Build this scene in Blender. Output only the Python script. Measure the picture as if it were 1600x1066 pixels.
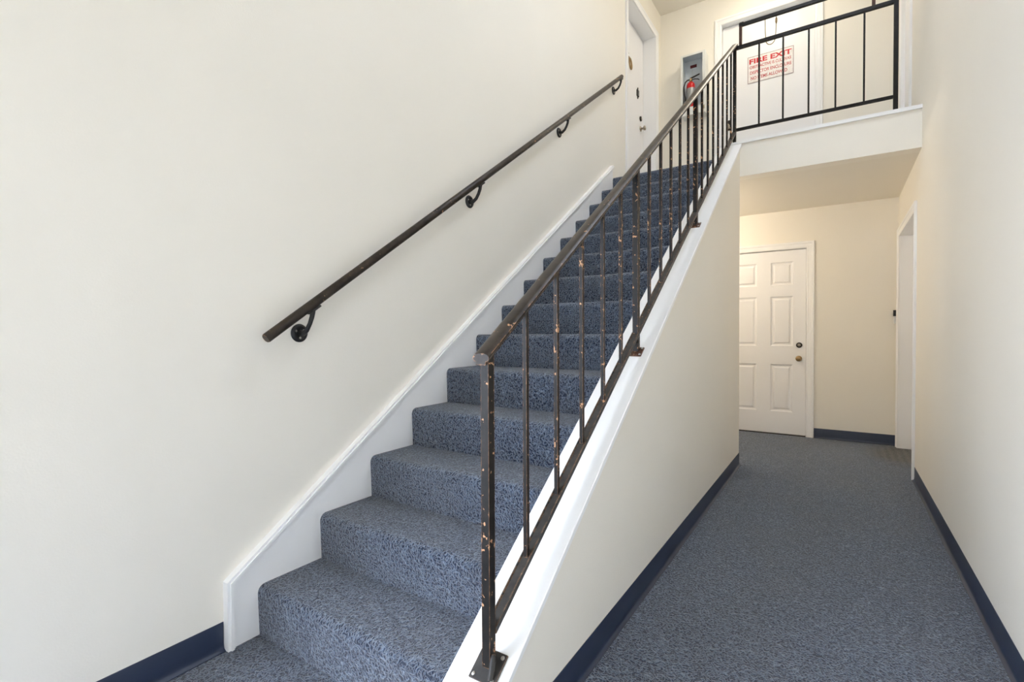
import bpy, bmesh, math, random
from mathutils import Vector, Matrix
random.seed(7)
for o in list(bpy.data.objects):
    bpy.data.objects.remove(o)
SC = bpy.context.scene
COL = SC.collection

# ------------------------------------------------------------------ camera
F_PX, YAW, PITCH, ROLL = 770.8, 0.5839, -0.0179, -0.0049
CAM = Vector((1.8374, -1.0173, 1.1503))
cd = bpy.data.cameras.new('camera')
cam = bpy.data.objects.new('camera', cd)
COL.objects.link(cam)
fw = Vector((-math.sin(YAW) * math.cos(PITCH), math.cos(YAW) * math.cos(PITCH), math.sin(PITCH)))
rt0 = Vector((math.cos(YAW), math.sin(YAW), 0))
up0 = rt0.cross(fw)
rt = rt0 * math.cos(ROLL) + up0 * math.sin(ROLL)
up = -rt0 * math.sin(ROLL) + up0 * math.cos(ROLL)
m = Matrix((rt, up, -fw)).transposed().to_4x4()
m.translation = CAM
cam.matrix_world = m
cd.sensor_fit = 'HORIZONTAL'
cd.sensor_width = 36
cd.lens = F_PX / 1600 * 36
cd.clip_start = 0.02
SC.camera = cam
SC.cycles.max_bounces = 12
SC.cycles.diffuse_bounces = 11
SC.cycles.glossy_bounces = 2

# ------------------------------------------------------------------ world, exposure
w = bpy.data.worlds.new('world')
SC.world = w
w.use_nodes = True
bg = w.node_tree.nodes['Background']
bg.inputs[0].default_value = (0.90, 1.0, 1.18, 1)
bg.inputs[1].default_value = 11.0
SC.view_settings.view_transform = 'Standard'
SC.view_settings.look = 'None'
SC.view_settings.gamma = 1
SC.view_settings.use_curve_mapping = False
SC.view_settings.exposure = 0.15
LAMP_LANDING = 39.0      # emission strengths of the two ceiling lamps
LAMP_HALL = 68.0

# ------------------------------------------------------------------ main dimensions
RISE, RUN, NSTEP = 0.1895, 0.2738, 14
SL = RISE / RUN
XL = -0.02            # left wall face
W1, W2, W3 = 0.972, 1.132, 2.3326   # stair side of the cap, hall face of the knee wall, right wall face
YE, YB, YF = 3.5812, 5.1712, -2.6   # landing edge, back wall, entrance wall
ZL = RISE * NSTEP     # landing level 2.653
ZS, ZT, ZC = 2.465, 2.763, 5.06
CAP0 = 0.2657
XR = 1.08             # plane of the stair railing
YR = 3.64             # plane of the landing railing

# ------------------------------------------------------------------ materials
def new_mat(name):
    mt = bpy.data.materials.new(name)
    mt.use_nodes = True
    nt = mt.node_tree
    b = nt.nodes['Principled BSDF']
    return mt, nt, b

def N(nt, typ, **kw):
    n = nt.nodes.new(typ)
    for k, v in kw.items():
        setattr(n, k, v)
    return n

def noise(nt, scale, detail=2.0, rough=0.5, dist=0.0, vec=None):
    n = N(nt, 'ShaderNodeTexNoise')
    n.inputs['Scale'].default_value = scale
    n.inputs['Detail'].default_value = detail
    n.inputs['Roughness'].default_value = rough
    n.inputs['Distortion'].default_value = dist
    if vec is not None:
        nt.links.new(vec, n.inputs['Vector'])
    return n

def ramp(nt, src, stops):
    r = N(nt, 'ShaderNodeValToRGB')
    el = r.color_ramp.elements
    while len(el) < len(stops):
        el.new(0.5)
    for e, (p, c) in zip(el, stops):
        e.position = p
        e.color = c if len(c) == 4 else (*c, 1)
    nt.links.new(src, r.inputs[0])
    return r

def math_n(nt, op, a, b=None, clamp=False):
    n = N(nt, 'ShaderNodeMath', operation=op)
    n.use_clamp = clamp
    for i, v in enumerate((a, b)):
        if v is None:
            continue
        if isinstance(v, (int, float)):
            n.inputs[i].default_value = v
        else:
            nt.links.new(v, n.inputs[i])
    return n.outputs[0]

def mixc(nt, fac, a, b, mode='MIX'):
    n = N(nt, 'ShaderNodeMix', data_type='RGBA', blend_type=mode)
    for i, v in ((0, fac), (6, a), (7, b)):
        if isinstance(v, (int, float)):
            n.inputs[i].default_value = v
        elif isinstance(v, tuple):
            n.inputs[i].default_value = v if len(v) == 4 else (*v, 1)
        else:
            nt.links.new(v, n.inputs[i])
    return n.outputs[2]

def bump(nt, b, height, strength, dist):
    n = N(nt, 'ShaderNodeBump')
    n.inputs['Strength'].default_value = strength
    n.inputs['Distance'].default_value = dist
    nt.links.new(height, n.inputs['Height'])
    nt.links.new(n.outputs[0], b.inputs['Normal'])

def pos(nt):
    return N(nt, 'ShaderNodeNewGeometry').outputs['Position']

def paint(name, col, rough=0.5, var=0.02, tex=140, bstr=0.08, spec=0.5):
    mt, nt, b = new_mat(name)
    p = pos(nt)
    n1 = noise(nt, 1.3, 3, vec=p)
    lo = tuple(c * (1 - var) for c in col)
    hi = tuple(min(1, c * (1 + var)) for c in col)
    r = ramp(nt, n1.outputs[0], [(0.3, lo), (0.7, hi)])
    nt.links.new(r.outputs[0], b.inputs['Base Color'])
    b.inputs['Roughness'].default_value = rough
    b.inputs['Specular IOR Level'].default_value = spec
    n2 = noise(nt, tex, 3, vec=p)
    bump(nt, b, n2.outputs[0], bstr, 0.003)
    return mt

def plain(name, col, rough=0.5, metal=0.0, spec=0.5):
    mt, nt, b = new_mat(name)
    p = pos(nt)
    n1 = noise(nt, 60, 3, vec=p)
    r = ramp(nt, n1.outputs[0], [(0.3, tuple(c * 0.9 for c in col)), (0.7, tuple(min(1, c * 1.07) for c in col))])
    nt.links.new(r.outputs[0], b.inputs['Base Color'])
    b.inputs['Roughness'].default_value = rough
    b.inputs['Metallic'].default_value = metal
    b.inputs['Specular IOR Level'].default_value = spec
    return mt

def carpet_mat():
    mt, nt, b = new_mat('blue_grey_loop_carpet')
    p = pos(nt)
    # curled loops: contour lines of two noise fields
    warp = noise(nt, 60, 1, vec=p)
    sc = N(nt, 'ShaderNodeVectorMath', operation='SCALE')
    nt.links.new(warp.outputs['Color'], sc.inputs[0])
    sc.inputs['Scale'].default_value = 0.010
    ad = N(nt, 'ShaderNodeVectorMath', operation='ADD')
    nt.links.new(p, ad.inputs[0]); nt.links.new(sc.outputs[0], ad.inputs[1])
    v = ad.outputs[0]
    na = noise(nt, 74, 0.0, vec=v)
    nb = noise(nt, 114, 0.0, vec=v)
    ra = math_n(nt, 'ABSOLUTE', math_n(nt, 'SUBTRACT', na.outputs[0], 0.5))
    rb = math_n(nt, 'ABSOLUTE', math_n(nt, 'SUBTRACT', nb.outputs[0], 0.5))
    la = math_n(nt, 'SUBTRACT', 1.0, math_n(nt, 'MULTIPLY', ra, 8.0), True)
    lb = math_n(nt, 'SUBTRACT', 1.0, math_n(nt, 'MULTIPLY', rb, 8.0), True)
    loops = math_n(nt, 'MAXIMUM', la, math_n(nt, 'MULTIPLY', lb, 0.8))
    fine = noise(nt, 420, 2, 0.7, vec=p)
    h = math_n(nt, 'ADD', math_n(nt, 'MULTIPLY', loops, 0.75), math_n(nt, 'MULTIPLY', fine.outputs[0], 0.35))
    c = ramp(nt, h, [(0.16, (0.008, 0.017, 0.044)), (0.46, (0.038, 0.062, 0.116)), (0.76, (0.106, 0.145, 0.215)), (1.0, (0.32, 0.38, 0.46))])
    # dull brown-grey traffic soil in broad blotches
    soil = noise(nt, 2.2, 4, 0.6, vec=p)
    sm = ramp(nt, soil.outputs[0], [(0.42, (0, 0, 0)), (0.72, (1, 1, 1))])
    c2 = mixc(nt, math_n(nt, 'MULTIPLY', sm.outputs[0], 0.22), c.outputs[0], (0.10, 0.10, 0.105))
    # darker striped brown-grey patch before the side doorway
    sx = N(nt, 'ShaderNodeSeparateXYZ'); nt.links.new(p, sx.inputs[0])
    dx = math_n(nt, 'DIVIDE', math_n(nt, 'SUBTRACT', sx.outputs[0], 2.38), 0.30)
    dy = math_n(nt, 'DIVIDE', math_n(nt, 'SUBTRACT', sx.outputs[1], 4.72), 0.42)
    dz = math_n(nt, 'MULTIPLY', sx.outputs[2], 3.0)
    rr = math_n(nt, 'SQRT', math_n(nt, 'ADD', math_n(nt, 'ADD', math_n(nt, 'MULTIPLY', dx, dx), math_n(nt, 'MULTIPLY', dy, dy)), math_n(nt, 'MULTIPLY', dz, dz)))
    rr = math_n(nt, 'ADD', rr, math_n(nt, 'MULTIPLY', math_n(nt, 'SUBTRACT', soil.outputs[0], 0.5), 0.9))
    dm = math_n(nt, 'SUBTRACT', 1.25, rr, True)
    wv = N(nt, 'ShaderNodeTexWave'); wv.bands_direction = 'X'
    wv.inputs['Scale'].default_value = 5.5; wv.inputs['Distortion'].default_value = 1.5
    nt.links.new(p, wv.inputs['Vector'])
    patch_col = mixc(nt, wv.outputs[1], (0.028, 0.027, 0.027), (0.075, 0.068, 0.062))
    c3 = mixc(nt, math_n(nt, 'MULTIPLY', dm, 1.7, True), c2, patch_col)
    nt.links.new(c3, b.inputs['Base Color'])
    b.inputs['Roughness'].default_value = 0.95
    b.inputs['Specular IOR Level'].default_value = 0.12
    b.inputs['Sheen Weight'].default_value = 0.40
    b.inputs['Sheen Roughness'].default_value = 0.5
    bump(nt, b, h, 0.9, 0.006)
    return mt

def iron_mat(name, chip=0.668, base=((0.006, 0.006, 0.006), (0.020, 0.017, 0.015)), rough=0.42):
    """dark painted iron, paint worn off along the edges down to coppery primer"""
    mt, nt, b = new_mat(name)
    p = pos(nt)
    n1 = noise(nt, 18, 4, 0.6, vec=p)
    r = ramp(nt, n1.outputs[0], [(0.3, base[0]), (0.75, base[1])])
    bev = N(nt, 'ShaderNodeBevel'); bev.samples = 2
    bev.inputs['Radius'].default_value = 0.0045
    geo = N(nt, 'ShaderNodeNewGeometry')
    dt = N(nt, 'ShaderNodeVectorMath', operation='DOT_PRODUCT')
    nt.links.new(bev.outputs[0], dt.inputs[0]); nt.links.new(geo.outputs['Normal'], dt.inputs[1])
    edge = math_n(nt, 'MULTIPLY', math_n(nt, 'SUBTRACT', 1.0, dt.outputs['Value']), 1.1, True)
    n2 = noise(nt, 62, 2, 0.55, vec=p)
    n3 = noise(nt, 9, 2, 0.5, vec=p)
    s = math_n(nt, 'ADD', math_n(nt, 'ADD', n2.outputs[0], math_n(nt, 'MULTIPLY', edge, 0.42)), math_n(nt, 'MULTIPLY', math_n(nt, 'SUBTRACT', n3.outputs[0], 0.5), 0.45))
    mask = ramp(nt, s, [(chip, (0, 0, 0)), (min(1, chip + 0.02), (1, 1, 1))])
    cc = ramp(nt, n2.outputs[0], [(0.4, (0.30, 0.13, 0.055)), (0.8, (0.58, 0.34, 0.19))])
    nt.links.new(mixc(nt, mask.outputs[0], r.outputs[0], cc.outputs[0]), b.inputs['Base Color'])
    b.inputs['Roughness'].default_value = rough
    b.inputs['Specular IOR Level'].default_value = 0.22
    hb = math_n(nt, 'ADD', math_n(nt, 'MULTIPLY', mask.outputs[0], -0.6), math_n(nt, 'MULTIPLY', n1.outputs[0], 0.3))
    bump(nt, b, hb, 0.35, 0.002)
    return mt

def emit_mat(name, col, strength):
    mt, nt, b = new_mat(name)
    b.inputs['Base Color'].default_value = (0.9, 0.9, 0.88, 1)
    b.inputs['Emission Color'].default_value = (*col, 1)
    b.inputs['Emission Strength'].default_value = strength
    return mt

M = dict(
    wall=paint('cream_wall_paint', (0.865, 0.83, 0.755), 0.55, 0.012, 160, 0.10),
    ceil=paint('cream_ceiling_paint', (0.84, 0.80, 0.72), 0.7, 0.012, 90, 0.12),
    white=paint('white_trim_gloss', (0.90, 0.905, 0.915), 0.32, 0.01, 40, 0.02),
    door=paint('white_door_paint', (0.88, 0.88, 0.895), 0.34, 0.01, 60, 0.03),
    navy=paint('navy_rubber_base', (0.020, 0.030, 0.062), 0.38, 0.12, 70, 0.04),
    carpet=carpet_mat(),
    iron=iron_mat('chipped_dark_iron'),
    iron_rail=iron_mat('worn_brown_iron_rail', 0.71, ((0.018, 0.014, 0.011), (0.058, 0.044, 0.034)), 0.36),
    iron_rust=iron_mat('rusty_brown_iron', 0.72, ((0.040, 0.018, 0.012), (0.095, 0.045, 0.030)), 0.5),
    iron_land=iron_mat('black_iron_guard', 0.95, ((0.008, 0.007, 0.007), (0.020, 0.017, 0.015)), 0.4),
    black=plain('black_cast_iron', (0.012, 0.012, 0.012), 0.42),
    plate=iron_mat('grey_iron_plate', 0.76, ((0.025, 0.024, 0.023), (0.060, 0.056, 0.052)), 0.45),
    steel=plain('dull_screw_steel', (0.45, 0.43, 0.40), 0.4, 0.9),
    brass=plain('aged_brass', (0.36, 0.25, 0.13), 0.32, 1.0),
    nickel=plain('antique_nickel', (0.40, 0.35, 0.28), 0.3, 1.0),
    bronze=plain('dark_bronze', (0.030, 0.024, 0.020), 0.35, 0.6),
    boxout=paint('cabinet_white_enamel', (0.74, 0.75, 0.73), 0.4, 0.02, 60, 0.02),
    boxin=paint('cabinet_grey_enamel', (0.58, 0.63, 0.67), 0.45, 0.03, 60, 0.02),
    red=plain('extinguisher_red', (0.62, 0.012, 0.015), 0.28),
    silver=plain('silver_label', (0.34, 0.35, 0.36), 0.4, 0.2),
    rubber=plain('black_rubber', (0.01, 0.01, 0.01), 0.5),
    signw=plain('sign_white', (0.84, 0.80, 0.79), 0.45),
    signr=plain('sign_red', (0.60, 0.012, 0.022), 0.5),
    signp=plain('sign_faded_red', (0.55, 0.10, 0.11), 0.5),
    signg=plain('sign_grey_edge', (0.36, 0.26, 0.27), 0.5),
    maroon=plain('maroon_label', (0.10, 0.006, 0.012), 0.45),
    cord=plain('tan_cord', (0.27, 0.20, 0.11), 0.6),
    plasticw=plain('white_plastic', (0.80, 0.80, 0.79), 0.35),
    plasticb=plain('black_gloss_plastic', (0.006, 0.006, 0.006), 0.2),
    concrete=paint('pale_concrete', (0.42, 0.41, 0.39), 0.9, 0.1, 30, 0.3),
    lamp_land=emit_mat('landing_lamp_glow', (1.0, 0.90, 0.72), LAMP_LANDING),
    lamp_hall=emit_mat('hall_lamp_glow', (1.0, 0.88, 0.73), LAMP_HALL),
)

# ------------------------------------------------------------------ mesh helpers
class MB:
    def __init__(s):
        s.bm = bmesh.new()
    def poly(s, pts, faces):
        vs = [s.bm.verts.new(p) for p in pts]
        for f in faces:
            try:
                s.bm.faces.new([vs[i] for i in f])
            except ValueError:
                pass
        return s
    def box(s, x0, x1, y0, y1, z0, z1):
        return s.poly([(x0, y0, z0), (x1, y0, z0), (x1, y1, z0), (x0, y1, z0), (x0, y0, z1), (x1, y0, z1), (x1, y1, z1), (x0, y1, z1)],
                      [(0, 3, 2, 1), (4, 5, 6, 7), (0, 1, 5, 4), (1, 2, 6, 5), (2, 3, 7, 6), (3, 0, 4, 7)])
    def extrude(s, prof, vec):
        """closed planar outline prof (3-D points) swept by vec"""
        n = len(prof); v = Vector(vec)
        pts = [Vector(p) for p in prof] + [Vector(p) + v for p in prof]
        fs = [tuple(range(n))[::-1], tuple(range(n, 2 * n))] + [(i, (i + 1) % n, n + (i + 1) % n, n + i) for i in range(n)]
        return s.poly(pts, fs)
    def tube(s, path, r, seg=12, caps=True):
        path = [Vector(p) for p in path]
        rs = r if isinstance(r, (list, tuple)) else [r] * len(path)
        rings = []
        ref = None
        for i, p in enumerate(path):
            t = (path[min(i + 1, len(path) - 1)] - path[max(i - 1, 0)]).normalized()
            if ref is None:
                ref = Vector((0, 0, 1)) if abs(t.z) < 0.9 else Vector((1, 0, 0))
            a = (ref - t * ref.dot(t)).normalized(); ref = a
            bb = t.cross(a)
            rings.append([s.bm.verts.new(p + (a * math.cos(k * 2 * math.pi / seg) + bb * math.sin(k * 2 * math.pi / seg)) * rs[i]) for k in range(seg)])
        for A, B in zip(rings, rings[1:]):
            for k in range(seg):
                s.bm.faces.new((A[k], A[(k + 1) % seg], B[(k + 1) % seg], B[k]))
        if caps:
            s.bm.faces.new(rings[0][::-1]); s.bm.faces.new(rings[-1])
        return s
    def lathe(s, prof, org=(0, 0, 0), axis=(0, 0, 1), seg=24):
        """prof = [(radius, distance along axis)]"""
        t = Vector(axis).normalized(); org = Vector(org)
        ref = Vector((0, 0, 1)) if abs(t.z) < 0.9 else Vector((1, 0, 0))
        a = (ref - t * ref.dot(t)).normalized(); bb = t.cross(a)
        rings = []
        for r, h in prof:
            if r < 1e-6:
                rings.append([s.bm.verts.new(org + t * h)])
            else:
                rings.append([s.bm.verts.new(org + t * h + (a * math.cos(k * 2 * math.pi / seg) + bb * math.sin(k * 2 * math.pi / seg)) * r) for k in range(seg)])
        for A, B in zip(rings, rings[1:]):
            for k in range(seg):
                k2 = (k + 1) % seg
                if len(A) == 1 and len(B) > 1:
                    s.bm.faces.new((A[0], B[k2], B[k]))
                elif len(B) == 1 and len(A) > 1:
                    s.bm.faces.new((A[k], A[k2], B[0]))
                elif len(A) > 1:
                    s.bm.faces.new((A[k], A[k2], B[k2], B[k]))
        for R in (rings[0], rings[-1]):
            if len(R) > 1:
                try:
                    s.bm.faces.new(R)
                except ValueError:
                    pass
        return s
    def xform(s, mat):
        bmesh.ops.transform(s.bm, matrix=mat, verts=s.bm.verts)
        return s
    def bevel(s, off, seg=2, sharp=30):
        es = [e for e in s.bm.edges if len(e.link_faces) == 2 and e.calc_face_angle(0) > math.radians(sharp)]
        bmesh.ops.bevel(s.bm, geom=es, offset=off, segments=seg, affect='EDGES', profile=0.5, clamp_overlap=True)
        return s
    def mesh(s, name, mat, smooth=False, angle=40):
        bmesh.ops.recalc_face_normals(s.bm, faces=s.bm.faces)
        me = bpy.data.meshes.new(name)
        s.bm.to_mesh(me); s.bm.free()
        me.materials.append(M[mat] if isinstance(mat, str) else mat)
        if smooth:
            me.shade_smooth()
            me.set_sharp_from_angle(angle=math.radians(angle))
        return me
    def build(s, name, mat, parent=None, smooth=False, angle=40):
        return link(name, s.mesh(name, mat, smooth, angle), parent)

def link(name, me, parent=None, loc=None):
    o = bpy.data.objects.new(name, me)
    COL.objects.link(o)
    if parent is not None:
        o.parent = parent
    if loc is not None:
        o.location = loc
    return o

def tag(o, label=None, cat=None, group=None, kind=None):
    for k, v in (('label', label), ('category', cat), ('group', group), ('kind', kind)):
        if v:
            o[k] = v
    return o

def empty(name, loc=(0, 0, 0), rz=0.0):
    o = bpy.data.objects.new(name, None)
    COL.objects.link(o)
    o.location = loc
    o.rotation_euler = (0, 0, rz)
    o.empty_display_size = 0.1
    return o

def struct(o, label, cat):
    return tag(o, label, cat, kind='structure')

def wall_grid(us, vs, holes, to3d, thick):
    """slab wall with rectangular holes; to3d(u, v, d) with d the depth behind the face"""
    us = sorted(set(us + [h[0] for h in holes] + [h[1] for h in holes]))
    vs = sorted(set(vs + [h[2] for h in holes] + [h[3] for h in holes]))
    mb = MB()
    cache = {}
    def V(i, j, k):
        if (i, j, k) not in cache:
            cache[(i, j, k)] = mb.bm.verts.new(to3d(us[i], vs[j], thick if k else 0))
        return cache[(i, j, k)]
    def solid(i, j):
        if i < 0 or j < 0 or i >= len(us) - 1 or j >= len(vs) - 1:
            return False
        cu, cv = (us[i] + us[i + 1]) / 2, (vs[j] + vs[j + 1]) / 2
        return not any(h[0] < cu < h[1] and h[2] < cv < h[3] for h in holes)
    for i in range(len(us) - 1):
        for j in range(len(vs) - 1):
            if not solid(i, j):
                continue
            for k in (0, 1):
                mb.bm.faces.new((V(i, j, k), V(i + 1, j, k), V(i + 1, j + 1, k), V(i, j + 1, k)))
            for (di, dj, a, b) in ((-1, 0, (i, j), (i, j + 1)), (1, 0, (i + 1, j), (i + 1, j + 1)), (0, -1, (i, j), (i + 1, j)), (0, 1, (i, j + 1), (i + 1, j + 1))):
                if not solid(i + di, j + dj):
                    mb.bm.faces.new((V(*a, 0), V(*b, 0), V(*b, 1), V(*a, 1)))
    return mb

# ------------------------------------------------------------------ the setting
LD = dict(y0=4.03, w=0.93, h=2.045)                    # door in the left wall, upstairs
RD = dict(y0=3.88, y1=5.05, h=2.06)                    # side doorway downstairs, right wall
RU = dict(y0=4.30, y1=4.98, h=2.045)                   # side door upstairs, right wall
BD = dict(x0=0.735, w=0.813, h=2.037)                  # six-panel door
FD = dict(x0=0.690, w=0.925, h=2.045)                  # fire exit door
G = 0.02

wl = wall_grid([YF, YB + 0.12], [0, ZC], [(-2.58, -0.72, 0.0, 2.4), (LD['y0'] - G, LD['y0'] + LD['w'] + G, ZL, ZL + LD['h'] + G)], lambda u, v, d: (XL - d, u, v), 0.20).build('wall_left', 'wall')  # first hole is an added unseen opening that lets in side daylight
struct(wl, 'tall cream painted wall along the left of the staircase', 'wall')
wr = wall_grid([YF, YB + 0.12], [0, ZC], [(RD['y0'] - G, RD['y1'] + G, 0, RD['h'] + G), (RU['y0'] - G, RU['y1'] + G, ZL, ZL + RU['h'] + G)], lambda u, v, d: (W3 + d, u, v), 0.16).build('wall_right', 'wall')
struct(wr, 'tall cream painted wall on the right of the hallway', 'wall')
wb = wall_grid([XL, W3], [0, ZC], [(BD['x0'] - G, BD['x0'] + BD['w'] + G, 0, BD['h'] + G), (FD['x0'] - G, FD['x0'] + FD['w'] + G, ZL, ZL + FD['h'] + G)], lambda u, v, d: (u, YB + d, v), 0.12).build('wall_back', 'wall')
struct(wb, 'cream end wall holding the six-panel door and the fire exit', 'wall')
km = MB().extrude([(0.985, -0.12, 0), (0.985, YE, 0), (0.985, YE, CAP0 - 0.022 + SL * YE), (0.985, -0.12, CAP0 - 0.022 - SL * 0.12)], (W2 - 0.985, 0, 0)).build('wall_middle', 'wall')
struct(km, 'cream sloping knee wall between the stairs and the hallway', 'wall')
ws = MB().box(XL, 0.985, YE - 0.01, YE, 0, ZS - 0.006).build('wall_understair', 'wall')
struct(ws, 'cream wall closing the space under the stairs', 'wall')
wf = MB().box(W2, W3, YE, 3.70, ZS, ZT - 0.018)
wf.box(0.985, W2, YE, 3.70, ZS, ZT - 0.018)
wf = wf.build('wall_fascia', 'wall')
struct(wf, 'cream fascia along the edge of the upper landing', 'wall')
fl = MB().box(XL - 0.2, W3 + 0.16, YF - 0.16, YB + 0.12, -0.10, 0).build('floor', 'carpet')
struct(fl, 'blue-grey loop carpet covering the hallway floor', 'floor')
lo = [(XL, 3.862), (0.985, 3.862), (0.985, 3.70), (W3, 3.70), (W3, YB), (XL, YB)]
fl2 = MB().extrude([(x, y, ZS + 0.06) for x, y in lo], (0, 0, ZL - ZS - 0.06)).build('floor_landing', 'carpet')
struct(fl2, 'carpeted floor of the upper landing behind the railing', 'floor')
ce2 = MB().box(XL, W3, 3.70, YB, ZS, ZS + 0.06).build('ceiling_hall', 'ceil')
struct(ce2, 'beige soffit under the landing above the hallway', 'ceiling')
SKY = (1.3, 2.2, 1.2, 2.4)     # added unseen skylight opening, overhead daylight for the stairwell: x0, x1, y0, y1
ce = wall_grid([XL - 0.2, W3 + 0.16], [YF - 0.16, YB + 0.12], [SKY], lambda u, v, d: (u, v, ZC + d), 0.12).build('ceiling', 'ceil')
struct(ce, 'pale cream ceiling above the upper landing', 'ceiling')
wfr = wall_grid([XL - 0.2, W3 + 0.16], [0, ZC], [], lambda u, v, d: (u, YF - d, v), 0.16).build('wall_front', 'wall')
struct(wfr, 'cream end wall behind the viewer', 'wall')
sk = empty('added_skylight_1', (SKY[0], SKY[2], ZC))
struct(sk, 'added white framed skylight, unseen, lighting the stairwell from above', 'skylight')
sw_, sd_ = SKY[1] - SKY[0], SKY[3] - SKY[2]
for nm, bx in (('frame_side', (-0.05, 0.0, -0.05, sd_ + 0.05)), ('frame_side', (sw_, sw_ + 0.05, -0.05, sd_ + 0.05)), ('frame_end', (0, sw_, -0.05, 0)), ('frame_end', (0, sw_, sd_, sd_ + 0.05)), ('glazing_bar', (0, sw_, sd_ / 2 - 0.02, sd_ / 2 + 0.02))):
    MB().box(*bx, 0.121, 0.20).build(nm, 'white', sk)
gr = MB().box(-30, XL - 0.2, -16, 14, -0.14, -0.04).build('ground_outside', 'concrete')
struct(gr, 'pale concrete walk outside the added side opening', 'ground')

# baseboards: rubber cove base with a curled toe
def cove(h):
    return [(0, 0), (0.017, 0), (0.017, 0.003), (0.0065, 0.0085), (0.0042, 0.014), (0.003, 0.028), (0.003, h - 0.003), (0.0018, h), (0, h)]
def baseboard(name, a, b, out, h, label):
    a, b, out = Vector(a), Vector(b), Vector(out)
    o = MB().extrude([a + out * d + Vector((0, 0, z)) for d, z in cove(h)], b - a).build(name, 'navy', smooth=True, angle=50)
    return struct(o, label, 'baseboard')
baseboard('baseboard_left', (XL, -0.72, 0), (XL, -0.119, 0), (1, 0, 0), 0.104, 'navy rubber baseboard on the left wall before the stairs')
baseboard('baseboard_middle', (W2, -0.12, 0), (W2, YE, 0), (1, 0, 0), 0.105, 'navy rubber baseboard along the knee wall')
baseboard('baseboard_right', (W3, YF, 0), (W3, 3.80, 0), (-1, 0, 0), 0.105, 'navy rubber baseboard along the right wall')
baseboard('baseboard_back', (1.627, YB, 0), (W3, YB, 0), (0, -1, 0), 0.105, 'short navy rubber baseboard beside the six-panel door')

# white sloping cap on the knee wall
cp = MB().extrude([(x, -0.135, CAP0 - SL * 0.135 + z) for x, z in ((W1, -0.022), (W1, -0.003), (W1 + 0.003, 0), (1.144, 0), (1.147, -0.003), (1.147, -0.022))], (0, YE - 0.006 + 0.135, SL * (YE - 0.006 + 0.135)))
t1 = cp.build('trim_1', 'white')
struct(t1, 'white sloping cap board on top of the knee wall under the railing', 'trim')
# white cap along the landing edge
t2 = empty('trim_2', (W1, YE, ZT))
struct(t2, 'white edge trim along the top of the landing fascia', 'trim')
MB().box(0, W3 - W1, -0.006, 0.125, -0.018, 0).bevel(0.003, 1).build('cap_board', 'white', t2)
MB().box(W2 + 0.015 - W1, W3 - W1, -0.016, -0.0, -0.022, 0.004).bevel(0.004, 2).build('nose_moulding', 'white', t2)
MB().box(0.0, 0.013, 0.0, 0.119, ZL - ZT, -0.018).build('side_board', 'white', t2)
# skirt board along the left wall
t3 = empty('trim_3', (XL, -0.117, 0))
struct(t3, 'white skirt board with moulded edge climbing beside the stairs', 'trim')
SK = 0.6853
def skp(y, z):
    return (0, y + 0.117, z)
MB().extrude([skp(-0.117, 0), skp(-0.117, 0.250), skp(3.556, 0.3305 + SK * 3.556), skp(3.556, 2.50), skp(0.25, 0)], (0.02, 0, 0)).build('skirt_panel', 'white', t3)
def skirt_strip(d0, d1, th, name):
    """strip between offsets d0 and d1 inside the board's front and sloping edge"""
    k = math.sqrt(1 + SK * SK)
    def line(d):
        return [(-0.117 + d, 0.0), (-0.117 + d, 0.3305 + SK * (-0.117 + d) - d * k), (3.556, 0.3305 + SK * 3.556 - d * k)]
    A, B = line(d0), line(d1)
    mb = MB()
    for i in (0, 1):
        mb.extrude([(0.02,) + skp(*q)[1:] for q in (A[i], A[i + 1], B[i + 1], B[i])], (th, 0, 0))
    return mb.build(name, 'white', t3)
skirt_strip(0.0, 0.010, 0.010, 'outer_moulding')
skirt_strip(0.010, 0.020, 0.015, 'middle_moulding')
skirt_strip(0.020, 0.028, 0.007, 'inner_moulding')

# ------------------------------------------------------------------ staircase
st = empty('staircase', (0, 0, 0))
tag(st, 'straight staircase with fourteen steps in blue-grey loop carpet', 'staircase')
def step_mesh():
    r = 0.030
    pr = [(0.004, 0.0), (0.0, RISE - 0.06)]
    for k in range(9):
        a = math.pi * (1 - k / 16)
        pr.append((r + math.cos(a) * r - 0.001, RISE - r + math.sin(a) * r))
    pr += [(RUN + 0.029, RISE), (RUN + 0.029, RISE - 0.03), (0.035, RISE - 0.045), (0.035, 0.0)]
    mb = MB().extrude([(0, y, z) for y, z in pr], (0.983, 0, 0))
    return mb.mesh('step', 'carpet', True, 60)
sm = step_mesh()
for k in range(NSTEP):
    link('step', sm, st, (0, RUN * k, RISE * k))

# ------------------------------------------------------------------ doors
def casing_parts(root, w_, h_, gap, prof, mat='white', sides=(True, True)):
    """three mitred lengths; prof = [(offset from the opening, height off the wall)] ; local -y faces the room"""
    def P(side, d, hh, top):
        if side == 'L':
            return (-gap - d, -hh, (h_ + gap + d) if top else 0)
        return (w_ + gap + d, -hh, (h_ + gap + d) if top else 0)
    full = prof + [(prof[-1][0], 0.0), (prof[0][0], 0.0)]
    n = len(full)
    def loft(A, B, name):
        MB().poly(A + B, [tuple(range(n)), tuple(range(n, 2 * n))[::-1]] + [(i, (i + 1) % n, n + (i + 1) % n, n + i) for i in range(n)]).build(name, mat, root)
    for s, on in zip('LR', sides):
        if on:
            loft([P(s, d, hh, False) for d, hh in full], [P(s, d, hh, True) for d, hh in full], 'casing_side')
    loft([P('L', d, hh, True) for d, hh in full], [P('R', d, hh, True) for d, hh in full], 'casing_head')
CAS = [(0, 0.009), (0.012, 0.012), (0.016, 0.010), (0.044, 0.013), (0.050, 0.018), (0.066, 0.019), (0.070, 0.015)]

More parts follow.
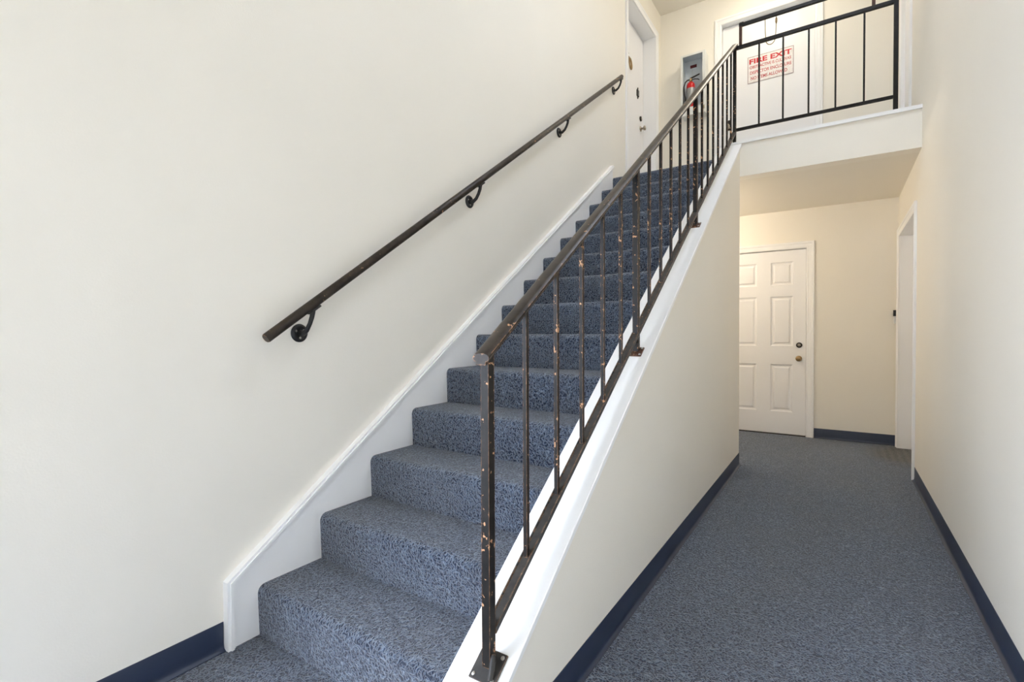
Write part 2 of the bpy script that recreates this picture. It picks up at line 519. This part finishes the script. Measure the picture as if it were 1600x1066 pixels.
def jambs(root, w_, h_, depth, mat='white'):
    MB().box(-0.0195, -0.003, 0.001, depth, 0, h_ + 0.003).build('jamb', mat, root)
    MB().box(w_ + 0.003, w_ + 0.0195, 0.001, depth, 0, h_ + 0.003).build('jamb', mat, root)
    MB().box(-0.0195, w_ + 0.0195, 0.001, depth, h_ + 0.003, h_ + 0.0195).build('head_jamb', mat, root)

def stops(root, w_, h_, y0, y1):
    MB().box(-0.003, 0.012, y0, y1, 0, h_ + 0.003).build('door_stop', 'white', root)
    MB().box(w_ - 0.012, w_ + 0.003, y0, y1, 0, h_ + 0.003).build('door_stop', 'white', root)
    MB().box(-0.003, w_ + 0.003, y0, y1, h_ - 0.012, h_ + 0.003).build('door_stop', 'white', root)

def panel_mesh(w_, h_):
    """moulded door panel: sunk ogee edge, flat field, raised centre; front at y = 0, sinks to +y"""
    rings = [(0.0, 0.0), (0.010, 0.0095), (0.018, 0.0112), (0.026, 0.0112), (0.040, 0.003), (0.044, 0.0025)]
    mb = MB()
    prev = None
    for d, y in rings:
        cur = [mb.bm.verts.new(p) for p in ((d, y, d), (w_ - d, y, d), (w_ - d, y, h_ - d), (d, y, h_ - d))]
        if prev:
            for k in range(4):
                mb.bm.faces.new((prev[k], prev[(k + 1) % 4], cur[(k + 1) % 4], cur[k]))
        prev = cur
    mb.bm.faces.new(prev)
    return mb

def knob(root, x, y, z, name='door_knob', mat='brass', s=1.0):
    return MB().lathe([(0, 0), (0.031 * s, 0), (0.031 * s, 0.005), (0.026 * s, 0.010), (0.012 * s, 0.013), (0.011 * s, 0.030), (0.018 * s, 0.036), (0.026 * s, 0.045), (0.0275 * s, 0.053), (0.024 * s, 0.061), (0.015 * s, 0.065), (0, 0.066)], (x, y, z), (0, -1, 0)).build(name, mat, root, True, 50)

def deadbolt(root, x, y, z):
    d = MB().lathe([(0, 0), (0.030, 0), (0.030, 0.006), (0.026, 0.013), (0.019, 0.0145), (0.0185, 0.011), (0, 0.011)], (x, y, z), (0, -1, 0)).build('deadbolt', 'bronze', root, True, 40)
    MB().lathe([(0, 0), (0.0165, 0), (0.0165, 0.0035), (0.015, 0.0045), (0.005, 0.0045), (0.004, 0.003), (0, 0.003)], (x, y - 0.011, z), (0, -1, 0)).build('lock_face', 'nickel', d, True, 40)
    return d

# six-panel door at the end of the hallway
d1 = empty('door_1', (BD['x0'], YB, 0))
struct(d1, 'white six-panel door at the end of the hallway', 'door')
casing_parts(d1, BD['w'], BD['h'], 0.006, CAS)
jambs(d1, BD['w'], BD['h'], 0.115)
stops(d1, BD['w'], BD['h'], 0.0625, 0.115)
cols = [(0.115, 0.333), (0.472, 0.690)]
rows = [(0.252, 0.779), (0.982, 1.531), (1.655, 1.910)]
sy = 0.020
sl = wall_grid([0.0, BD['w']], [0.010, BD['h'] - 0.003], [(a, b, c, d) for a, b in cols for c, d in rows], lambda u, v, d: (u, sy + d, v), 0.0001)
# back of the slab
sl.box(0.0, BD['w'], sy + 0.012, sy + 0.042, 0.010, BD['h'] - 0.003)
sl.box(0.0, 0.012, sy + 0.0002, sy + 0.0119, 0.010, BD['h'] - 0.003)
sl.box(BD['w'] - 0.012, BD['w'], sy + 0.0002, sy + 0.0119, 0.010, BD['h'] - 0.003)
slab = sl.build('slab', 'door', d1)
for a, b in cols:
    for c, d in rows:
        pm = panel_mesh(b - a, d - c).build('panel', 'door', slab)
        pm.location = (a, sy, c)
knob(d1, 1.4825 - BD['x0'], sy, 0.847)
deadbolt(d1, 1.4855 - BD['x0'], sy, 0.994)
MB().box(0, BD['w'], -0.004, 0.10, 0.0, 0.009).build('threshold', 'bronze', d1)

# fire exit door upstairs
d2 = empty('door_2', (FD['x0'], YB, ZL))
struct(d2, 'flat white fire exit door at the back of the upper landing', 'door')
casing_parts(d2, FD['w'], FD['h'], 0.006, CAS)
jambs(d2, FD['w'], FD['h'], 0.115)
FY = 0.070
MB().box(0, FD['w'], FY, FY + 0.043, 0.010, FD['h'] - 0.003).bevel(0.002, 1).build('slab', 'door', d2)
stops(d2, FD['w'], FD['h'], FY + 0.0435, 0.119)
lp = MB().box(0.735 - 0.69, 0.765 - 0.69 + 0.012, FY - 0.012, FY, 3.495 - ZL, 3.611 - ZL).bevel(0.004, 2).build('latch_plate', 'bronze', d2)
lp['label'] = 'dark bronze latch plate'
knob(lp, 0.756 - 0.69, FY - 0.012, 3.535 - ZL, 'latch_knob', 'nickel', 0.7)

# the sign on it
sg = empty('fire_exit_sign', (0.957, YB + FY, 3.978))
tag(sg, 'white rectangular sign with red FIRE EXIT lettering on the flat door', 'sign')
SW, SH = 0.459, 0.297
MB().box(0, SW, -0.004, 0, 0, SH).build('sign_board', 'signw', sg)
bd = MB()
bd.poly([(0, -0.0048, 0), (SW, -0.0048, 0), (SW, -0.0048, SH), (0, -0.0048, SH), (0.006, -0.0048, 0.006), (SW - 0.006, -0.0048, 0.006), (SW - 0.006, -0.0048, SH - 0.006), (0.006, -0.0048, SH - 0.006)],
        [(0, 1, 5, 4), (1, 2, 6, 5), (2, 3, 7, 6), (3, 0, 4, 7)])
bd.build('border_line', 'signg', sg)
def lettering(text, parent, x, z, width, height, y, mat, bold=0.0, name='lettering'):
    cu = bpy.data.curves.new('text', 'FONT')
    cu.body = text; cu.size = 1.0; cu.offset = bold; cu.extrude = 0.0
    to = bpy.data.objects.new('text', cu)
    COL.objects.link(to)
    bpy.context.view_layer.update()
    dg = bpy.context.evaluated_depsgraph_get()
    me = bpy.data.meshes.new_from_object(to.evaluated_get(dg))
    bpy.data.objects.remove(to)
    xs = [v.co.x for v in me.vertices]; ys = [v.co.y for v in me.vertices]
    x0, x1, y0, y1 = min(xs), max(xs), min(ys), max(ys)
    for v in me.vertices:
        v.co = ((v.co.x - x0) / (x1 - x0) * width, 0, (v.co.y - y0) / (y1 - y0) * height)
    me.materials.clear(); me.materials.append(M[mat])
    return link(name, me, parent, (x, y, z))
title = lettering('FIRE EXIT', sg, 0.018, 0.214, 0.423, 0.056, -0.0050, 'signr', 0.035)
def split_letters(o, name):
    bm = bmesh.new(); bm.from_mesh(o.data); bm.verts.ensure_lookup_table()
    seen = set()
    for v0 in bm.verts:
        if v0.index in seen:
            continue
        stack, isl = [v0], []
        seen.add(v0.index)
        while stack:
            v = stack.pop(); isl.append(v.index)
            for e in v.link_edges:
                q = e.other_vert(v)
                if q.index not in seen:
                    seen.add(q.index); stack.append(q)
        idx = {k: n for n, k in enumerate(isl)}
        fs = [[idx[v.index] for v in f.verts] for f in bm.faces if f.verts[0].index in idx]
        me = bpy.data.meshes.new(name)
        me.from_pydata([tuple(bm.verts[k].co) for k in isl], [], fs)
        me.materials.append(M['signr'])
        link(name, me, o.parent, tuple(o.location))
    bm.free()
    bpy.data.objects.remove(o)
split_letters(title, 'letter')
tag(lettering('OBSTRACTIVE IS CULTIVAS', sg, 0.022, 0.160, 0.412, 0.033, -0.0050, 'signp', 0.022), kind='stuff')
tag(lettering('DISPECTOR ENCLOSURE', sg, 0.026, 0.098, 0.412, 0.035, -0.0050, 'signp', 0.022), kind='stuff')
tag(lettering('NO ITEMS ALLOWED', sg, 0.033, 0.034, 0.365, 0.036, -0.0050, 'signp', 0.022), kind='stuff')

# recessed door in the left wall upstairs
d3 = empty('door_3', (XL, LD['y0'], ZL), math.pi / 2)
struct(d3, 'white apartment door set deep in the left wall at the top of the stairs', 'door')
casing_parts(d3, LD['w'], LD['h'], 0.006, CAS)
jambs(d3, LD['w'], LD['h'], 0.195)
LY = 0.150
MB().box(0, LD['w'], LY, LY + 0.043, 0.008, LD['h'] - 0.003).bevel(0.002, 1).build('slab', 'door', d3)
stops(d3, LD['w'], LD['h'], LY + 0.0435, 0.199)
def ly(y): return y - LD['y0']
kn = MB().lathe([(0, 0), (0.030, 0), (0.030, 0.004), (0.020, 0.010), (0, 0.010)], (ly(4.466), LY, 4.262 - ZL), (0, -1, 0)).build('door_knocker', 'brass', d3, True)
ringp = [(ly(4.466) + 0.036 * math.sin(a), LY - 0.014 - 0.006 * (1 - math.cos(a)), 4.200 - ZL + 0.062 * math.cos(a)) for a in [k * 2 * math.pi / 24 for k in range(25)]]
MB().tube(ringp, 0.0095, 8, False).build('knocker_ring', 'brass', kn, True)
MB().lathe([(0, 0), (0.006, 0), (0.005, 0.006), (0, 0.008)], (ly(4.449), LY, 4.316 - ZL), (0, -1, 0), 12).build('nail', 'steel', d3, True)
vp = MB().box(ly(4.752) - 0.03, ly(4.752) + 0.03, LY - 0.012, LY, 3.918 - ZL, 4.05 - ZL)
bmesh.ops.bevel(vp.bm, geom=[e for e in vp.bm.edges if abs(e.verts[0].co.y - e.verts[1].co.y) > 0.005], offset=0.0295, segments=6, affect='EDGES')
vp.build('viewer_plate', 'bronze', d3, True, 40)
deadbolt(d3, ly(4.858), LY, 3.720 - ZL)
knob(d3, ly(4.862), LY, 3.601 - ZL, mat='nickel')

# side doorway in the right wall downstairs (local x runs towards the camera)
d4 = empty('door_4', (W3, RD['y1'], 0), -math.pi / 2)
struct(d4, 'white framed side doorway in the right wall near the hallway end', 'door')
rw = RD['y1'] - RD['y0']
casing_parts(d4, rw, RD['h'], 0.004, CAS)
jambs(d4, rw, RD['h'], 0.155)
MB().box(0, rw, 0.115, 0.155, 0.012, RD['h']).bevel(0.002, 1).build('slab', 'door', d4)
stops(d4, rw, RD['h'], 0.1555, 0.175)
MB().box(0, rw, 0.100, 0.115, 0.0, 0.020).build('threshold', 'steel', d4)
for z in (0.25, 1.05, 1.80):
    MB().lathe([(0, 0), (0.006, 0), (0.006, 0.09), (0, 0.09)], (0.004, 0.108, z), (0, 0, 1), 10).build('hinge', 'nickel', d4)
knob(d4, rw - 0.07, 0.115, 0.95, mat='nickel')

# door in the right wall upstairs
d5 = empty('door_5', (W3, RU['y1'], ZL), -math.pi / 2)
struct(d5, 'white door in the right wall of the upper landing', 'door')
rw = RU['y1'] - RU['y0']
casing_parts(d5, rw, RU['h'], 0.004, CAS)
jambs(d5, rw, RU['h'], 0.155)
MB().box(0, rw, 0.02, 0.06, 0.010, RU['h']).bevel(0.002, 1).build('slab', 'door', d5)
stops(d5, rw, RU['h'], 0.0605, 0.12)

# video doorbell beside the side doorway
db = empty('doorbell', (W3, 5.146, 1.278))
tag(db, 'small black and white doorbell on the wall corner by the side doorway', 'doorbell')
MB().box(-0.016, 0, -0.017, 0.017, -0.070, 0.070).bevel(0.002, 1).build('mount_plate', 'bronze', db)
MB().box(-0.040, -0.016, -0.016, 0.016, 0.012, 0.072).bevel(0.004, 2).build('camera_face', 'plasticb', db, True)
MB().box(-0.034, -0.016, -0.016, 0.016, -0.060, 0.012).bevel(0.004, 2).build('button_body', 'plasticw', db, True)
MB().lathe([(0, 0), (0.011, 0), (0.011, 0.002), (0.009, 0.003), (0, 0.003)], (-0.034, 0, -0.026), (-1, 0, 0), 20).build('button', 'plasticw', db, True)

# ------------------------------------------------------------------ stair railing
def capz(y): return CAP0 + SL * y
NEWELS = [0.012, 1.143, 2.245, YR]
sr = empty('stair_railing', (XR, 0.012, capz(0.012)))
tag(sr, 'chipped dark iron stair railing with thin balusters on the white cap', 'railing')
O = Vector((XR, 0.012, capz(0.012)))
def rl(x, y, z): return (x - O.x, y - O.y, z - O.z)
def swept(prof, y0, z0, y1, z1, org=O):
    mb = MB().extrude([(XR + x - org.x, y0 - org.y, z0 + z - org.z) for x, z in prof], (0, y1 - y0, z1 - z0))
    return mb
RAIL = [(-0.015, -0.030), (0.015, -0.030), (0.015, -0.022), (0.022, -0.020), (0.0255, -0.014), (0.0250, -0.008), (0.019, -0.003), (0.010, -0.0005), (0, 0), (-0.010, -0.0005), (-0.019, -0.003), (-0.0250, -0.008), (-0.0255, -0.014), (-0.022, -0.020), (-0.015, -0.022)]
RT = 1.116 - SL * 0.012       # rail top: z = RT + SL*y
ya, yb_ = -0.016, YR + 0.012
swept(RAIL, ya, RT + SL * ya, yb_, RT + SL * yb_).bevel(0.0018, 1, 50).build('top_rail', 'iron_rail', sr, True, 45)
CH = [(-0.016, -0.018), (0.016, -0.018), (0.016, 0), (0.0125, 0), (0.0115, -0.004), (-0.0115, -0.004), (-0.0125, 0), (-0.016, 0)]
BT = 0.362                    # channel top: z = BT + SL*y
ya, yb_ = 0.024, YR - 0.010
swept(CH, ya, BT + SL * ya, yb_, BT + SL * yb_).build('bottom_rail', 'plate', sr)
PS = 0.0127
for i, y in enumerate(NEWELS):
    zb = capz(y) + 0.004 if i < 3 else ZT
    zt = RT + SL * y - 0.018
    h = PS if i < 3 else 0.0127
    MB().box(-h, h, -h, h, 0, zt - zb).bevel(0.002, 1).build('post', 'iron' if i == 0 else 'iron', sr).location = rl(XR, y, zb)
bal = None
def baluster_ys():
    for a, b, n in ((NEWELS[0], NEWELS[1], 5), (NEWELS[1], NEWELS[2], 5), (NEWELS[2], NEWELS[3], 7)):
        for k in range(n):
            yield a + (b - a) * (k + 1) / (n + 1)
hb = (RT - 0.020) - (BT - 0.008)
bme = MB().box(-0.0066, 0.0066, -0.0066, 0.0066, 0, hb).bevel(0.0012, 1).mesh('baluster', 'iron')
for y in baluster_ys():
    link('baluster', bme, sr, rl(XR, y, BT + SL * y - 0.008))
# foot plates screwed to the cap
ang = math.atan(SL)
def plate_mesh(s, hgt=0.006):
    return MB().box(-s, s, -s, s, 0, hgt).bevel(0.0015, 1)
for i, y in enumerate(NEWELS[:3]):
    s = 0.040 if i == 0 else 0.030
    p = plate_mesh(s).build('foot_plate', 'plate' if i == 0 else 'iron_rust', sr)
    p.location = rl(XR, y, capz(y))
    p.rotation_euler = (ang, 0, 0)
    for sx in (-1, 1):
        for sy_ in (-1, 1):
            sc_ = MB().lathe([(0, 0), (0.0058, 0), (0.005, 0.002), (0.002, 0.003), (0, 0.003)], (0, 0, 0), (0, 0, 1), 12).build('screw', 'steel', p, True)
            sc_.location = (sx * s * 0.74, sy_ * s * 0.74, 0.006)
    if i == 0:
        MB().tube([(0.024, -0.030, 0.008), (0.021, -0.008, 0.016), (0.017, 0.012, 0.026), (0.014, 0.022, 0.034)], [0.007, 0.0085, 0.0085, 0.006], 10).build('foot_lug', 'plate', p, True)

# ------------------------------------------------------------------ landing railing
XP0, XP1 = XR, 2.184
LZ = 3.600
lr = empty('landing_railing', (XP0, YR, ZT))
tag(lr, 'black iron guard railing with raised upper bar along the landing edge', 'railing')
def ll(x, z): return (x - XP0, 0, z - ZT)
MB().box(0.012, XP1 - XP0, -0.013, 0.013, LZ - 0.026 - ZT, LZ - ZT).bevel(0.004, 2).build('top_rail', 'iron_land', lr)
MB().box(0.0129, XP1 - XP0, -0.011, 0.011, 2.877 - ZT, 2.898 - ZT).bevel(0.002, 1).build('bottom_rail', 'iron_land', lr)
MB().box(-0.0145, 0.0145, -0.0145, 0.0145, 0, 3.800 - ZT).bevel(0.002, 1).build('post', 'iron_land', lr).location = ll(XP1, ZT)
bl = MB().box(-0.0064, 0.0064, -0.0064, 0.0064, 0, LZ - 0.02 - 2.89).bevel(0.0012, 1).mesh('baluster', 'iron_land')
for x in (1.270, 1.448, 1.629, 1.810, 1.992):
    link('baluster', bl, lr, ll(x, 2.892))
for x in (1.126, 2.048):
    MB().box(-0.011, 0.011, -0.011, 0.011, 0, 3.765 - LZ).bevel(0.0015, 1).build('stub_post', 'iron_rust', lr).location = ll(x, LZ)
MB().box(1.114 - XP0, XP1 - XP0, -0.013, 0.013, 3.760 - ZT, 3.784 - ZT).bevel(0.004, 2).build('upper_rail', 'iron_land', lr)
MB().box(1.118 - XP0, 1.150 - XP0, -0.014, 0.014, 3.783 - ZT, 3.789 - ZT).bevel(0.002, 1).build('weld_pad', 'iron_land', lr)

# cord loop hanging from the upper bar
cl = empty('cord_loop', (1.353, YR, 3.760))
tag(cl, 'thin tan cord loop hanging from the raised landing bar', 'cord')
lp_ = []
for k in range(21):
    a = math.pi * k / 20
    lp_.append((-0.036 * math.cos(a), 0.020, -0.160 - 0.052 * math.sin(a)))
pth = [(-0.042, 0.0165, 0.020), (-0.041, 0.019, -0.02), (-0.040, 0.020, -0.09)] + lp_ + [(0.041, 0.020, -0.08), (0.042, 0.019, -0.02), (0.042, 0.0165, 0.020)]
MB().tube(pth, 0.0034, 8).build('cord', 'cord', cl, True)
MB().tube([(-0.042, 0.0165, 0.020), (-0.042, 0.012, 0.0285), (0.0, 0.0, 0.0285), (0.042, 0.012, 0.0285), (0.042, 0.0165, 0.020)], 0.0034, 8).build('cord_top', 'cord', cl, True)
MB().lathe([(0, 0), (0.006, 0), (0.0085, 0.012), (0.0085, 0.038), (0.005, 0.046), (0, 0.046)], (0.042, 0.020, -0.052), (0, 0, 1), 12).build('clasp', 'brass', cl, True)

# ------------------------------------------------------------------ wall handrail
HX = 0.055
def hz(y): return 1.122 + 0.692 * y
hr = empty('wall_handrail', (XL, 0.198, 1.153))
tag(hr, 'round worn brown iron handrail fixed along the left wall', 'handrail')
HO = Vector((XL, 0.198, 1.153))
def hl(x, y, z): return Vector((x, y, z)) - HO
y0, y1 = 0.012, 3.655
mb = MB().tube([hl(HX, y0, hz(y0)), hl(HX, y0 + 0.004, hz(y0 + 0.004)), hl(HX, y1 - 0.004, hz(y1 - 0.004)), hl(HX, y1, hz(y1))], [0.0165, 0.019, 0.019, 0.0165], 24)
mb.build('rail', 'iron_rail', hr, True, 50)
for y in (0.198, 1.333, 2.481, 3.62):
    zd = hz(y) - 0.108
    b = MB().lathe([(0, 0), (0.037, 0), (0.038, 0.003), (0.035, 0.008), (0.027, 0.011), (0.019, 0.007), (0, 0.007)], (0, 0, 0), (1, 0, 0), 28).build('bracket', 'black', hr, True, 40)
    b.location = hl(XL, y, zd)
    dx = HX - XL
    MB().tube([(0.006, 0, 0.002), (0.030, 0, -0.004), (0.052, 0.002, 0.012), (0.066, 0.006, 0.038), (dx, 0.010, 0.066), (dx, 0.014, 0.090)], [0.012, 0.0105, 0.0095, 0.009, 0.0095, 0.011], 12).build('bracket_arm', 'black', b, True)
    sd = MB().box(-0.012, 0.012, -0.030, 0.030, -0.0035, 0.0035).bevel(0.002, 1).build('saddle', 'black', b)
    sd.location = (dx, 0.020, 0.108 + SL * 0.020 - 0.0265)
    sd.rotation_euler = (ang, 0, 0)
    for a in (0.6, 2.7, 4.7):
        MB().lathe([(0, 0), (0.0052, 0), (0.004, 0.0025), (0, 0.003)], (0.0085, 0.020 * math.cos(a), 0.020 * math.sin(a)), (1, 0, 0), 10).build('screw', 'steel', b, True)

# ------------------------------------------------------------------ extinguisher cabinet and extinguisher
CX0, CX1, CZ0, CZ1, CDp = 0.268, 0.541, 3.695, 4.400, 0.145
cb = empty('extinguisher_cabinet', (CX0, YB, CZ0))
tag(cb, 'white metal wall cabinet with open grey inside holding the extinguisher', 'cabinet')
cw, chh = CX1 - CX0, CZ1 - CZ0
t = 0.004
sh = MB()
sh.box(0, cw, -0.004, 0, 0, chh)
sh.build('back_panel', 'boxin', cb)
MB().box(0, t, -CDp, -0.004, 0, chh).build('side_panel', 'boxout', cb)
MB().box(cw - t, cw, -CDp, -0.004, 0, chh).build('side_panel', 'boxout', cb)
MB().box(t, cw - t, -CDp, -0.004, chh - t, chh).build('top_panel', 'boxout', cb)
MB().box(t, cw - t, -CDp, -0.004, 0, t).build('bottom_panel', 'boxout', cb)
MB().box(t, t + 0.002, -CDp + 0.002, -0.004, t, chh - t).build('side_lining', 'boxin', cb)
MB().box(cw - t - 0.002, cw - t, -CDp + 0.002, -0.004, t, chh - t).build('side_lining', 'boxin', cb)
MB().box(t + 0.002, cw - t - 0.002, -CDp + 0.002, -0.004, chh - t - 0.002, chh - t).build('top_lining', 'boxin', cb)
fr = MB()
a, bq, c, d = 0.020, cw - 0.030, 0.092, chh - 0.018
outer = [(-0.003, -0.003), (cw + 0.003, -0.003), (cw + 0.003, chh + 0.003), (-0.003, chh + 0.003)]
inner = [(a, c), (bq, c), (bq, d), (a, d)]
pts = [(x, -CDp - 0.012, z) for x, z in outer] + [(x, -CDp - 0.012, z) for x, z in inner] + [(x, -CDp, z) for x, z in outer] + [(x, -CDp, z) for x, z in inner]
fs = []
for k in range(4):
    k2 = (k + 1) % 4
    fs += [(k, k2, 4 + k2, 4 + k), (8 + k, 12 + k, 12 + k2, 8 + k2), (k, 8 + k, 8 + k2, k2), (4 + k, 4 + k2, 12 + k2, 12 + k)]
fr.poly(pts, fs)
door_f = fr.build('front_frame', 'boxout', cb)
MB().box(cw - 0.022, cw - 0.006, -CDp - 0.020, -CDp - 0.012, 0.035, 0.075).bevel(0.002, 1).build('latch', 'nickel', door_f)
ml = MB().box(0.327 - CX0 + 0.012, 0.401 - CX0 + 0.012, -0.0065, -0.004, 4.305 - CZ0, 4.340 - CZ0).build('small_label', 'maroon', cb)
ml['label'] = 'small maroon label plate'
MB().tube([(0.095, -0.008, 4.30 - CZ0), (0.094, -0.012, 4.25 - CZ0), (0.102, -0.03, 4.20 - CZ0), (0.112, -0.05, 4.165 - CZ0)], 0.0012, 6).build('seal_wire', 'steel', cb)

ex = empty('fire_extinguisher', (0.362, YB - 0.075, CZ0 + 0.0045))
tag(ex, 'red fire extinguisher with silver label and black hose inside the cabinet', 'extinguisher')
zb = CZ0 + 0.0045
R_ = 0.047
stand = 3.800 - zb
MB().lathe([(0, 0), (R_ - 0.004, 0), (R_, 0.006), (R_, 0.262 + stand), (R_ - 0.002, 0.276 + stand), (R_ - 0.008, 0.290 + stand), (0.030, 0.301 + stand), (0.020, 0.307 + stand), (0.018, 0.310 + stand), (0, 0.310 + stand)], (0, 0, 0), (0, 0, 1), 32).build('cylinder', 'red', ex, True, 50)
MB().lathe([(R_ + 0.0006, 3.850 - zb), (R_ + 0.0011, 3.851 - zb), (R_ + 0.0011, 4.028 - zb), (R_ + 0.0006, 4.029 - zb)], (0, 0, 0), (0, 0, 1), 32).build('silver_label', 'silver', ex, True)
vz = stand + 0.310
v = MB().lathe([(0.015, 0), (0.019, 0.004), (0.019, 0.014), (0.013, 0.018), (0.013, 0.040), (0.009, 0.046), (0, 0.046)], (0, 0, vz), (0, 0, 1), 16).build('valve', 'brass', ex, True, 40)
MB().extrude([(0.0, -0.008, vz + 0.038), (0.098, -0.008, vz + 0.066), (0.100, -0.008, vz + 0.074), (-0.008, -0.008, vz + 0.050)], (0, 0.016, 0)).build('squeeze_lever', 'rubber', ex)
MB().tube([(0.010, 0, vz + 0.024), (0.045, 0, vz + 0.026), (0.080, 0, vz + 0.016), (0.096, 0, vz + 0.004)], 0.0055, 8).build('carry_handle', 'rubber', ex, True)
hose = [(-0.012, -0.01, vz + 0.026), (-0.035, -0.016, vz + 0.024), (-0.060, -0.02, vz + 0.002), (-0.073, -0.02, vz - 0.045), (-0.074, -0.02, vz - 0.095), (-0.066, -0.02, vz - 0.145), (-0.055, -0.025, vz - 0.185), (-0.050, -0.028, vz - 0.23)]
MB().tube(hose, [0.007, 0.007, 0.007, 0.007, 0.007, 0.007, 0.008, 0.010], 10).build('hose', 'rubber', ex, True)
MB().lathe([(0, 0), (0.012, 0), (0.012, 0.010), (0.010, 0.012), (0, 0.012)], (0, -0.014, vz + 0.010), (0, -1, 0), 16).build('gauge', 'brass', ex, True)

# ------------------------------------------------------------------ ceiling lamps (outside the picture)
def ceiling_lamp(x, y, z, mat, r, label):
    e = empty('ceiling_light', (x, y, z))
    tag(e, label, 'lamp')
    MB().lathe([(0, 0), (r, 0), (r, -0.02), (r * 0.95, -0.028), (0, -0.028)], (0, 0, 0), (0, 0, 1), 32).build('lamp_base', 'nickel', e, True, 40)
    MB().lathe([(r * 0.93, -0.028), (r * 0.90, -0.050), (r * 0.75, -0.075), (r * 0.45, -0.093), (0, -0.10)], (0, 0, 0), (0, 0, 1), 32).build('glass_dome', mat, e, True, 60)
    return e
ceiling_lamp(1.15, 4.40, ZC, 'lamp_land', 0.19, 'round flush ceiling lamp over the upper landing')
hl_ = empty('hall_light', (0.36, 4.25, ZS))
tag(hl_, 'small warm globe lamp under the landing behind the knee wall', 'lamp')
MB().lathe([(0, 0), (0.07, 0), (0.07, -0.02), (0.05, -0.04), (0.045, -0.07), (0, -0.07)], (0, 0, 0), (0, 0, 1), 28).build('lamp_base', 'nickel', hl_, True, 40)
MB().lathe([(0.045, -0.07), (0.075, -0.10), (0.09, -0.145), (0.078, -0.19), (0.045, -0.22), (0, -0.232)], (0, 0, 0), (0, 0, 1), 28).build('glass_globe', 'lamp_hall', hl_, True, 60)
